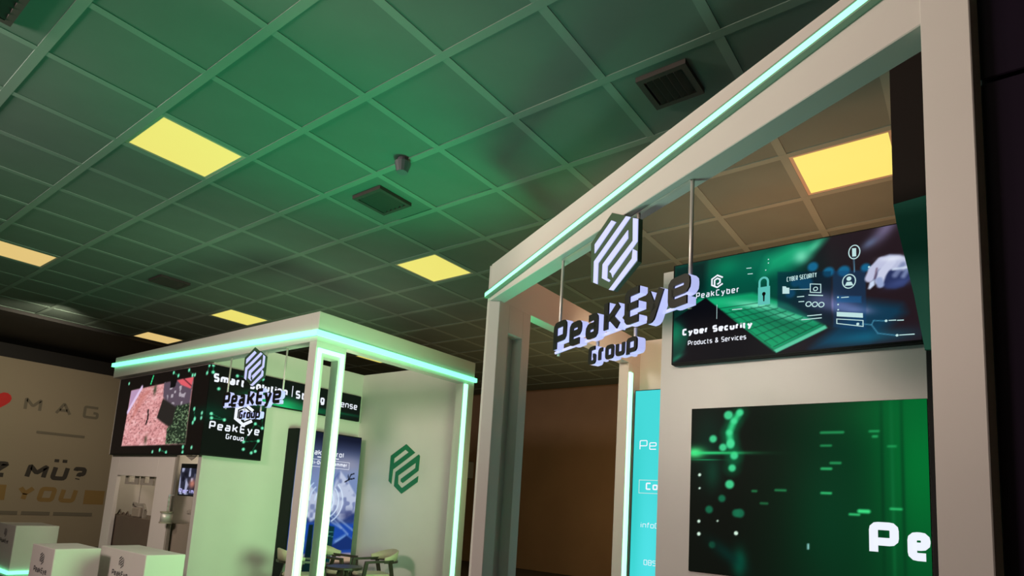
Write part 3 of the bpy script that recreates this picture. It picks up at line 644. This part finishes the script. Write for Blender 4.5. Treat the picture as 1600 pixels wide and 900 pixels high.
# chairs and table inside the far booth
def armchair(label):
    t = root('armchair', label, 'chair', (0, 0, 0), 0, 'wooden armchairs in the far booth')
    box('seat', -.22, .24, -.235, .235, .41, .47, 'cream', t, .02)
    f = MB(); f.box(-.23, .25, -.25, -.215, .36, .415).box(-.23, .25, .215, .25, .36, .415).box(-.23, -.19, -.25, .25, .36, .415).box(.21, .25, -.25, .25, .36, .415); f.build('seat_frame', 'wood', t, bevel=.004)
    for s in (-1, 1):
        MB().bar((.29, .245 * s, 0), (.21, .27 * s, .645), .032, .05, w2=.036).build('leg', 'wood', t, bevel=.004)
        MB().bar((-.30, .235 * s, 0), (-.15, .27 * s, .66), .032, .05, w2=.036).build('leg', 'wood', t, bevel=.004)
        MB().bar((.235, .27 * s, .645), (-.20, .268 * s, .665), .045, .034).build('armrest', 'wood', t, bevel=.004)
    n = 12; V = []; F = []; inner = []
    for k in range(n + 1):
        a = math.radians(-100 + 200 * k / n); c = math.cos(a); s = math.sin(a); hh = .045 + .10 * max(0, c) ** .8
        for r, z in ((.255, .655), (.285, .65), (.305, .665 + hh), (.285, .675 + hh)): V.append((-.10 - c * r * .85, s * r, z))
    for k in range(n):
        for i in range(4): F.append((4 * k + i, 4 * k + (i + 1) % 4, 4 * k + 4 + (i + 1) % 4, 4 * k + 4 + i))
    F += [(0, 1, 2, 3), (4 * n + 3, 4 * n + 2, 4 * n + 1, 4 * n)]
    mb = MB(); mb.add(V, F); mb.build('backrest', 'cream', t, True)
    V = [(x - .006 * math.cos(0), y, z - .012) for x, y, z in V]
    mb = MB(); m2 = []
    for k in range(n):
        a = math.radians(-100 + 200 * (k + .0) / n); b = math.radians(-100 + 200 * (k + 1) / n)
        mb.bar((-.10 - math.cos(a) * .245, math.sin(a) * .285, .645), (-.10 - math.cos(b) * .245, math.sin(b) * .285, .645), .03, .03)
    mb.build('back_rail', 'wood', t)
    return t


ch0 = armchair('dark wooden armchair with cream curved back, right of the corner post by the emblem wall'); ch0.location = (6.38, 7.36, 0); ch0.rotation_euler = (0, 0, math.radians(160))
c = copy_tree(ch0); c['label'] = 'dark wooden armchair with rounded cream back, just right of the glowing post'; c.location = (6.16, 7.98, 0); c.rotation_euler = (0, 0, math.radians(-62))
c = copy_tree(ch0); c['label'] = 'cream backed armchair mostly hidden behind the left post beside the poster edge'; c.location = (5.36, 7.66, 0); c.rotation_euler = (0, 0, math.radians(-20))
t = root('coffee_table', 'small dark round table between the armchairs of the far booth', 'table', (5.70, 7.18, 0))
MB().cyl((5.70, 7.18, .575), (5.70, 7.18, .61), .25, 28).build('tabletop', 'wood', t, bevel=.006)
for k in range(3):
    a = 2 * math.pi * k / 3 + .4; MB().bar((5.70 + .22 * math.cos(a), 7.18 + .22 * math.sin(a), 0), (5.70 + .05 * math.cos(a), 7.18 + .05 * math.sin(a), .58), .04, .04).build('leg', 'wood', t)
t = root('black_speaker', 'small black box fixed on the outer right side of the far booth end post', 'speaker', (7.1, 6.3, 1.93))
box('speaker_case', 7.042, 7.20, 6.22, 6.36, 1.95, 2.22, 'black', t, .01); box('grille', 7.055, 7.19, 6.212, 6.222, 1.965, 2.205, 'vent', t, .003)

# plinths
def stripes(mb, fr, cs, cz, hgt, d):
    k = hgt / .526; S = [[(1.86, 3.396), (1.907, 3.366), (1.685, 3.241), (1.681, 3.302)], [(2.011, 3.362), (2.055, 3.338), (1.731, 3.159), (1.732, 3.019), (1.685, 3.044), (1.682, 3.187)],
         [(2.034, 3.264), (2.037, 3.212), (1.836, 3.104), (1.836, 3.026), (1.781, 3.043), (1.782, 3.134)], [(2.08, 3.322), (2.127, 3.298), (2.13, 3.159), (1.895, 3.012), (1.859, 3.06), (2.086, 3.178)],
         [(2.089, 3.126), (2.128, 3.100), (2.131, 3.044), (1.908, 2.926), (1.862, 2.944), (2.083, 3.069)]]
    for q in S:
        n = len(q); mb.add([fr.p(cs + (a - 1.88) * k, cz + (b - 3.186) * k, d) for a, b in q], [tuple(range(n))])


PH = .8
for x0, x1, y0, y1, ly, lb_ in ((3.17, 3.60, 7.42, 8.66, 8.04, 'white display plinth with dark printed logo, nearest the far booth'), (2.57, 3.03, 8.28, 9.02, 8.65, 'white display plinth in the middle of the three at lower left'), (3.20, 3.78, 12.14, 13.0, 12.62, 'white display plinth cut by the left edge, with green light at its base')):
    t = root('display_plinth', lb_, 'plinth', ((x0 + x1) / 2, (y0 + y1) / 2, 0), group='white plinths in front of the far booth')
    box('body', x0, x1, y0, y1, 0, PH, 'white', t, .006)
    f = Frame((x0, 0, 0), (0, -1, 0), (-1, 0, 0)); mb = MB(); stripes(mb, f, -ly, .67, .155, .002); mb.build('printed_emblem', 'print_dark', t)
    text('printed_text', f, 'PeakEye', -ly - .215, -ly + .215, .50, .065, 'print_dark', t, .2, .002)
    if y0 > 12:
        mb = MB(); mb.box(x0 - .03, x0, y0 - .03, y1 + .6, .05, .10).box(x0, x1, y0 - .03, y0, .05, .10); tag(mb.build('light_strip', 'led', t), 'glowing green base strip')

# ================================================================== NEAR BOOTH
nb = root('exhibition_booth', 'near white exhibition booth with slanted top beam, filling the right half', 'booth', (5.0, 1.8, 0))
P2 = lambda t_, n_: tuple((A0 + DV * t_ + NV * n_)[:2])
MB().prism_z([P2(0, 0), P2(3.74, 0), P2(3.74, .135), P2(0, .135)], 3.388, H).build('fascia_beam', 'white', nb, bevel=.004)
lt = MB(); a = A0 + DV * -.03 - NV * .018 + Vector((0, 0, 3.443)); b = A0 + DV * 3.74 - NV * .018 + Vector((0, 0, 3.443 + .0485 * 3.77)); lt.bar(a, b, .036, .034); ch = MB()
tag(lt.build('light_strip', 'led', nb), 'glowing green strip')
up = Vector((0, 0, 1)); ch.bar(a + up * .022, b + up * .022, .036, .010).bar(a - up * .022, b - up * .022, .036, .010); ch.build('strip_channel', 'led_edge', nb)
MB().prism_z([P2(3.725, -.006), P2(3.882, -.006), P2(3.882, .045), P2(3.725, .045)], 0, 4.3).build('pillar', 'white', nb, bevel=.003)
MB().prism_z([(4.061, 3.462), (4.10, 3.37), (4.245, 3.37), (4.245, 3.50), (4.08, 3.50)], 0, 3.388).build('side_frame', 'white', nb, bevel=.003)
box('side_frame', 4.455, 4.575, 3.37, 3.50, 0, 3.388, 'white', nb); box('side_frame', 4.245, 4.455, 3.37, 3.50, 3.13, 3.388, 'white', nb); box('slot_back', 4.262, 4.455, 3.478, 3.50, 0, 3.13, 'white', nb); box('slot_dark_strip', 4.2455, 4.262, 3.44, 3.50, 0, 3.13, 'black', nb, 0)  # slot back added to block green spill; black strip stands in for dark gap
MB().prism_z([(4.13, 3.37), (6.93, 3.37), (6.93, 3.50), (4.08, 3.50)], 3.388, H).build('side_header', 'white', nb, bevel=.003)
box('side_wall', 6.62, 6.93, 3.37, 3.50, 0, 3.388, 'white', nb)
tag(box('light_strip', 6.625, 6.695, 3.345, 3.37, 0, 3.27, 'led_white', nb, 0), 'glowing vertical strip')
box('back_wall', 6.93, 7.03, .2, 3.50, 0, H, 'white', nb)
box('screen_wall', 4.96, 5.06, .285, 2.215, 0, H, 'white', nb, .004)

# padlock screen
us = root('video_screen', 'wide tilted looking screen with padlock and hand picture, upper on the near booth wall', 'screen', (4.9, 1.2, 2.86), group='screens on the near booth wall')
box('screen_case', 4.885, 4.96, .285, 2.09, 2.862, 3.745, 'frame', us, .004)
FU = Frame((4.884, 0, 0), (0, -1, 0), (-1, 0, 0)); cv = Canvas(-2.075, -.305, 2.878, 3.735, 300, 145, rgb(10, 13, 18))
cv.mix(np.clip((cv.S + 1.1) / .25, 0, 1), rgb(36, 24, 30)); cv.mix(np.clip((-1.0 - cv.S) / .15, 0, 1) * np.clip((cv.Z - 3.2) / .2, 0, 1), rgb(4, 62, 50))
cv.gauss(-1.62, 3.64, .13, .09, rgb(0, 150, 100), .8); cv.gauss(-1.36, 3.62, .16, .12, rgb(0, 128, 92), .8); cv.gauss(-1.5, 3.50, .5, .25, rgb(0, 96, 74), .55)
cv.poly([(-1.36, 3.50), (-1.18, 3.53), (-1.0, 3.62), (-.90, 3.735), (-1.12, 3.735), (-1.30, 3.66)], rgb(24, 178, 122), .85, .10); cv.gauss(-1.06, 3.62, .055, .055, rgb(120, 225, 185), .9); cv.gauss(-.97, 3.68, .07, .03, rgb(90, 210, 165), .7, .7)
cv.gauss(-1.25, 3.40, .17, .15, rgb(2, 70, 58), .8); cv.gauss(-2.02, 3.72, .06, .06, rgb(0, 90, 70), .8)
cv.poly([(-1.86, 3.40), (-1.42, 3.39), (-1.16, 3.26), (-.90, 3.05), (-1.26, 2.90)], rgb(14, 158, 104), 1, .03); cv.gauss(-1.20, 3.14, .30, .10, rgb(4, 80, 58), .55, -.4); cv.gauss(-1.75, 3.36, .2, .04, rgb(20, 185, 120), .7, -.15); cv.gauss(-1.38, 3.28, .20, .03, rgb(130, 235, 195), .9, -.25); cv.gauss(-1.15, 3.16, .16, .03, rgb(100, 215, 170), .8, -.3)
for k in range(8):
    f = k / 7; cv.line([(-1.72 + .46 * f, 3.30 - .37 * f), (-1.35 + .42 * f, 3.30 - .23 * f)], .006, rgb(4, 50, 38), .75, .007)
for k in range(7):
    f = k / 6; cv.line([(-1.66 + .34 * f, 3.28 - .01 * f), (-1.28 + .30 * f, 2.94 + .11 * f)], .005, rgb(4, 50, 38), .6, .007)
cv.poly([(-1.26, 2.905), (-.90, 3.055), (-.88, 3.03), (-1.24, 2.88)], rgb(90, 200, 160), 1, .01); cv.poly([(-1.20, 2.88), (-.88, 3.03), (-.60, 2.98), (-.98, 2.876)], rgb(26, 19, 26), 1, .02)
cv.poly([(-2.08, 3.255), (-1.80, 3.41), (-1.27, 2.9), (-1.28, 2.87), (-2.08, 2.87)], rgb(8, 8, 16), 1, .008); cv.poly([(-2.08, 3.255), (-1.93, 3.13), (-1.97, 2.98), (-2.08, 2.87)], rgb(2, 62, 50), .9, .03); cv.gauss(-2.06, 3.13, .07, .10, rgb(0, 120, 84), .9); cv.gauss(-2.03, 2.92, .06, .02, rgb(30, 150, 110), .6, .5)
cv.poly([(-2.08, 3.32), (-1.80, 3.48), (-1.8, 3.73), (-2.08, 3.73)], rgb(4, 10, 16), .55, .06)
# blue table, fingers, hand
cv.poly([(-.62, 3.20), (-.42, 3.14), (-.40, 3.08), (-.62, 2.9), (-1.0, 2.88), (-.8, 3.06)], rgb(10, 66, 96), .75, .08); cv.gauss(-.62, 2.93, .25, .05, rgb(20, 110, 140), .6)
for s, z, r in ((-.979, 3.523, .036), (-.872, 3.461, .038), (-1.031, 3.398, .05), (-1.138, 3.339, .035), (-.77, 3.45, .04), (-1.10, 3.42, .036), (-.63, 3.45, .03)): cv.disc(s, z, r, rgb(22, 112, 158), .85, .02)
cv.gauss(-.92, 3.25, .10, .06, rgb(150, 140, 190), .9, -.35); cv.gauss(-.80, 3.19, .14, .045, rgb(158, 148, 205), .95, -.3); cv.gauss(-.72, 3.15, .10, .025, rgb(170, 165, 220), .9, -.25)
cv.poly([(-1.232, 3.53), (-.855, 3.465), (-.85, 3.035), (-1.232, 3.245)], rgb(8, 34, 56), .55, .012); cv.poly([(-.845, 3.465), (-.63, 3.43), (-.632, 2.985), (-.845, 3.035)], rgb(20, 66, 110), .5, .012)
cv.poly([(-.82, 3.27), (-.66, 3.24), (-.66, 3.19), (-.82, 3.22)], rgb(30, 95, 150), .6, .012); cv.gauss(-.5, 3.72, .12, .05, rgb(120, 110, 145), .8, .9); cv.gauss(-.60, 3.63, .06, .03, rgb(110, 130, 170), .6, .6)
hand = [(-.615, 3.36), (-.59, 3.45), (-.545, 3.50), (-.48, 3.515), (-.42, 3.50), (-.366, 3.468), (-.345, 3.40), (-.35, 3.33), (-.40, 3.27), (-.45, 3.26), (-.50, 3.27), (-.53, 3.29), (-.57, 3.34)]
cv.poly(hand, rgb(40, 50, 92), 1, .02); cv.gauss(-.42, 3.30, .08, .03, rgb(70, 85, 140), .6, .2)
cv.poly([(-.60, 3.44), (-.545, 3.505), (-.48, 3.518), (-.42, 3.503), (-.36, 3.465), (-.347, 3.40), (-.40, 3.385), (-.45, 3.40), (-.50, 3.41)], rgb(184, 190, 218), 1, .02)
cv.line([(-.53, 3.48), (-.583, 3.425), (-.607, 3.365)], .058, rgb(190, 194, 222), 1, .014); cv.line([(-.47, 3.46), (-.525, 3.395), (-.545, 3.335)], .056, rgb(200, 205, 230), 1, .014); cv.line([(-.547, 3.34), (-.540, 3.305)], .045, rgb(150, 165, 205), 1, .014)
cv.line([(-.40, 3.43), (-.45, 3.36)], .035, rgb(120, 132, 172), .8, .02); cv.line([(-.37, 3.40), (-.40, 3.345)], .03, rgb(130, 145, 185), .8, .02); cv.line([(-.56, 3.43), (-.573, 3.36)], .012, rgb(105, 84, 105), .8, .01); cv.line([(-.46, 3.405), (-.355, 3.405)], .014, rgb(220, 232, 248), .8, .012)
cv.gauss(-.46, 3.485, .07, .02, rgb(225, 230, 245), .9, -.1); cv.poly([(-.575, 3.35), (-.605, 3.335), (-.617, 3.29), (-.605, 3.283), (-.575, 3.31)], rgb(200, 215, 240), 1, .012)
cv.line([(-.705, 3.55), (-.701, 3.43)], .006, rgb(90, 140, 170)); cv.line([(-.66, 3.034), (-.60, 3.02), (-.586, 3.049), (-.51, 3.036)], .006, rgb(70, 140, 170)); cv.line([(-.60, 3.02), (-.562, 2.953), (-.45, 2.924)], .006, rgb(70, 140, 170))
cv.build('display', FU, us)
text('screen_text', FU, 'PeakCyber', -1.882, -1.525, 3.412, .052, 'txt', us, .15, gap=.24); text('screen_text', FU, 'Cyber Security', -1.995, -1.418, 3.105, .058, 'txt', us, .27, gap=.10); text('screen_text', FU, 'Products & Services', -1.944, -1.467, 3.014, .042, 'txt', us, .14)
text('screen_text', FU, 'CYBER SECURITY', -1.164, -.952, 3.436, .038, 'txt_soft', us, .13, gap=.1)
mb = MB(); cyber_mark(mb, FU, (-1.704, 3.535), .052, .013, .004); mb.build('screen_emblem', 'txt', us); mb = MB(); flat_strokes(mb, FU, [([(-1.704, 3.335), (-1.704, 3.213)], False)], .004, .004); mb.build('divider_line', 'txt_soft', us)
mb = MB(); c = [(-1.335 + .032 * math.cos(x), 3.465 + .036 * math.sin(x)) for x in [math.pi * k / 8 for k in range(9)]]
flat_strokes(mb, FU, [([(-1.303, 3.42)] + c + [(-1.367, 3.42)], False)], .016, .004); mb.add([FU.p(*q, .004) for q in ((-1.378, 3.278), (-1.287, 3.278), (-1.287, 3.425), (-1.378, 3.425))], [(0, 1, 2, 3)]); lk = mb.build('padlock_mark', 'txt_teal', us)
mb = MB(); mb.add([FU.p(-1.333 + .014 * math.cos(k), 3.366 + .016 * math.sin(k), .006) for k in np.linspace(0, 2 * math.pi, 12)[:-1]], [tuple(range(11))]); mb.add([FU.p(*q, .006) for q in ((-1.338, 3.305), (-1.328, 3.305), (-1.326, 3.36), (-1.340, 3.36))], [(0, 1, 2, 3)]); mb.build('keyhole', 'frame', lk)
def circ(c, r, n=20, rz=None): return [(c[0] + r * math.cos(2 * math.pi * k / n), c[1] + (rz or r) * math.sin(2 * math.pi * k / n)) for k in range(n)]


def mark(name, polys=(), strokes=(), wt=.006, d=.004):
    mb = MB()
    for q in polys: mb.add([FU.p(*k, d) for k in q], [tuple(range(len(q)))])
    flat_strokes(mb, FU, strokes, wt, d); return mb.build(name, 'txt_soft', us)


for c_, r_, rz_ in (((-.700, 3.582), .036, .052), ((-.737, 3.365), .042, .052), ((-1.01, 3.234), .018, None), ((-.966, 3.225), .018, None), ((-.922, 3.216), .018, None)): mark('ring_mark', (), [(circ(c_, r_, rz=rz_), True)], .007)
mark('laptop_mark', (), [([(-.997, 3.39), (-.925, 3.375), (-.925, 3.31), (-.997, 3.325)], True)]); mark('laptop_mark', (), [([(-1.01, 3.305), (-.91, 3.285)], False)], .008); mark('ring_mark', (), [(circ((-.961, 3.345), .014), True)])
mark('link_line', (), [([(-1.14, 3.37), (-1.0, 3.35)], False)], .004); mark('button_outline', (), [([(-.82, 3.092), (-.652, 3.058), (-.652, 3.014), (-.82, 3.058)], True)])
mark('button_mark', [((-.82, 3.112), (-.652, 3.078), (-.652, 3.112), (-.82, 3.146))]); mark('folder_mark', [((-1.195, 3.345), (-1.145, 3.338), (-1.145, 3.385), (-1.165, 3.388), (-1.17, 3.40), (-1.195, 3.405))])
mark('head_mark', [circ((-.737, 3.385), .016)]); mark('shoulder_mark', [((-.765, 3.335), (-.709, 3.33), (-.722, 3.36), (-.752, 3.362))]); mark('phone_mark', [((-.714, 3.55), (-.688, 3.547), (-.688, 3.61), (-.714, 3.613))])
for c_, r_ in (((-.51, 3.036), .009), ((-.447, 2.924), .009), ((-.685, 3.036), .01), ((-.608, 3.45), .007), ((-.81, 3.255), .006), ((-.81, 3.20), .006), ((-.81, 3.16), .006), ((-1.30, 3.645), .005), ((-1.30, 3.615), .005), ((-1.32, 3.56), .005)): mark('dot_mark', [circ(c_, r_, 12)], d=.0045)
for s0, s1, z in ((-.495, -.45, 3.034), (-.445, -.405, 3.028), (-.435, -.345, 2.921), (-.79, -.74, 3.247), (-1.09, -1.04, 3.30), (-1.08, -1.04, 3.26), (-1.02, -.92, 3.14), (-1.06, -.92, 3.115), (-1.47, -1.43, 3.60), (-1.46, -1.42, 3.55), (-1.58, -1.50, 3.27)): mark('dash_mark', [((s0, z), (s1, z - .004), (s1, z + .003), (s0, z + .006))])

# green lower screen
ls = root('video_screen', 'large dark green screen showing white letters Pe, lower on the near booth wall', 'screen', (4.95, 1.1, 1.16), group='screens on the near booth wall')
box('screen_case', 4.947, 4.96, .29, 1.925, 1.165, 2.485, 'frame', ls, .002)
FG = Frame((4.946, 0, 0), (0, -1, 0), (-1, 0, 0)); cv = Canvas(-1.922, -.292, 1.168, 2.482, 230, 185, rgb(10, 15, 10))
g = np.clip((cv.S + 1.65) / 1.3, 0, 1); cv.mix(g ** 1.3 * .95, rgb(0, 66, 32)); cv.gauss(-.33, 2.1, .28, .8, rgb(0, 118, 50), .85); cv.gauss(-.45, 2.4, .4, .2, rgb(0, 100, 45), .5); cv.gauss(-.9, 1.7, .25, .6, rgb(0, 62, 34), .6)
for s in (-.56, -.44, -.50): cv.gauss(s, 1.8, .012, .9, rgb(0, 50, 24) if s != -.50 else rgb(10, 110, 56), .6)
cv.gauss(-1.78, 2.2, .14, .3, rgb(4, 44, 32), .7); cv.gauss(-1.74, 1.95, .06, .12, rgb(10, 80, 56), .5)
cur = [(-1.53, 2.437), (-1.575, 2.37), (-1.61, 2.278), (-1.60, 2.196), (-1.57, 2.094), (-1.585, 1.996)]
cv.line(cur, .10, rgb(0, 120, 70), .5, .08); cv.line(cur[:4], .045, rgb(50, 205, 130), .95, .03)
for (s, z), r in zip(cur + [(-1.62, 2.42), (-1.60, 2.18), (-1.66, 2.16), (-1.603, 1.867), (-1.522, 1.646), (-1.55, 1.645), (-1.734, 1.387), (-1.763, 1.662), (-1.662, 1.754), (-1.74, 2.23)], (.026, .02, .02, .03, .03, .028, .035, .03, .03, .034, .034, .03, .026, .03, .028, .03)):
    cv.disc(s, z, r, rgb(70, 220, 150) if z > 1.85 else rgb(20, 110, 76), .9 if z > 1.6 else .7, .018)
cv.gauss(-1.52, 1.27, .05, .10, rgb(0, 90, 66), .9); cv.gauss(-1.62, 1.33, .16, .05, rgb(2, 42, 36), .8, -.6)
cv.gauss(-1.89, 2.118, .08, .045, rgb(80, 245, 140), 1); cv.gauss(-1.75, 2.116, .28, .012, rgb(50, 225, 130), .9); cv.gauss(-1.80, 2.06, .12, .004, rgb(30, 180, 110), .7)
for s, z, r in ((-1.846, 1.937, .012), (-1.844, 1.829, .008), (-1.845, 1.564, .012), (-1.843, 1.464, .014), (-1.549, 1.491, .015), (-1.694, 1.576, .007)): cv.disc(s, z, r, rgb(215, 245, 225), 1, .008)
for a, b, z, k in ((-.942, -.80, 2.264, .6), (-.942, -.88, 2.168, .5), (-.94, -.88, 2.0, .8), (-.88, -.82, 2.042, .6), (-.942, -.883, 1.824, .8), (-.762, -.707, 1.682, .8), (-.703, -.649, 1.707, 1.0), (-.514, -.455, 1.733, .7), (-1.258, -1.189, 1.834, .5), (-1.365, -1.319, 1.73, .4), (-1.427, -1.40, 1.821, .5), (-.63, -.58, 2.267, .5), (-.61, -.59, 2.23, .6), (-.52, -.48, 2.16, .4)):
    cv.line([(a, z), (b, z)], .016 if k < 1 else .026, rgb(60, 220, 130), k, .014)
cv.line([(-1.034, 1.42), (-1.034, 1.45)], .012, rgb(150, 215, 210), 1, .01)
cv.build('display', FG, ls)
text('screen_text', FG, 'P', -.647, -.472, 1.412, .228, 'txt', ls, .235, .003); text('screen_text', FG, 'e', -.424, -.296, 1.40, .246, 'txt', ls, .215, .003)

# teal lightbox
tl = root('teal_lightbox', 'bright teal lightbox with thin white lettering, beside the near doorway strip', 'sign', (6.84, 2.8, .3))
box('case', 6.75, 6.93, 2.1, 3.338, .2, 3.066, 'frame', tl)
FT = Frame((6.748, 0, 0), (0, -1, 0), (-1, 0, 0)); cv = Canvas(-3.328, -2.11, .21, 3.056, 24, 60, rgb(66, 216, 216))
cv.gauss(-3.3, 1.6, .08, .9, rgb(40, 198, 190), .5); cv.gauss(-3.1, 1.0, .15, .9, rgb(88, 232, 240), .6); cv.build('display', FT, tl)
q = lambda y, z: (-y * .9615, 1.6 + (z - 1.6) * .9615)
for s, (a, z0), (b, z1), cap, wt in (('Pe', q(3.384, 2.372), q(3.160, 2.492), .115, .10), ('Co', q(3.285, 1.883), q(3.130, 1.968), .085, .2), ('info@', q(3.338, 1.428), q(3.085, 1.49), .062, .11), ('085', q(3.282, .990), q(3.125, 1.05), .06, .11)):
    text('sign_text', FT, s, a, b, z0, cap, 'txt', tl, wt)
(a, z0), (b, z1) = q(3.373, 1.842), q(2.7, 2.0); mb = MB(); flat_strokes(mb, FT, [([(a, z0), (b, z0), (b, z1), (a, z1)], True)], .008, .004); mb.build('text_border', 'txt_soft', tl)

# thin black post at the end of the screen wall, and the two-colour drape above it
bp_ = root('black_post', 'slim black post standing between the screen wall end and the near pillar', 'post', (4.95, .21, 0))
box('post_body', 4.90, 4.97, .12, .283, 0, 3.25, 'black', bp_); tag(box('cap', 4.895, 4.97, .12, .285, 3.25, 3.275, 'white', bp_), 'cream cap'); tag(box('block', 4.886, 4.90, .19, .284, 2.85, 2.985, 'white', bp_), 'cream block')
dr = root('hanging_drape', 'dark brown and green hanging drape between the padlock screen and the near pillar', 'drape', (4.3, .1, 2.6))
FD = Frame((4.3, 0, 0), (0, -1, 0), (-1, 0, 0))
mb = MB(); prism(mb, FD, [(-.398, 4.6), (.25, 4.6), (.25, 3.67), (-.395, 3.61)], .012, -.012); mb.build('upper_cloth', 'darkbrown', dr)
mb = MB(); prism(mb, FD, [(-.395, 3.609), (.25, 3.669), (.25, 2.6), (-.255, 2.66), (-.30, 3.0), (-.381, 3.48)], .012, -.012); tag(mb.build('lower_cloth', 'darkgreen', dr), 'dark green lower cloth')
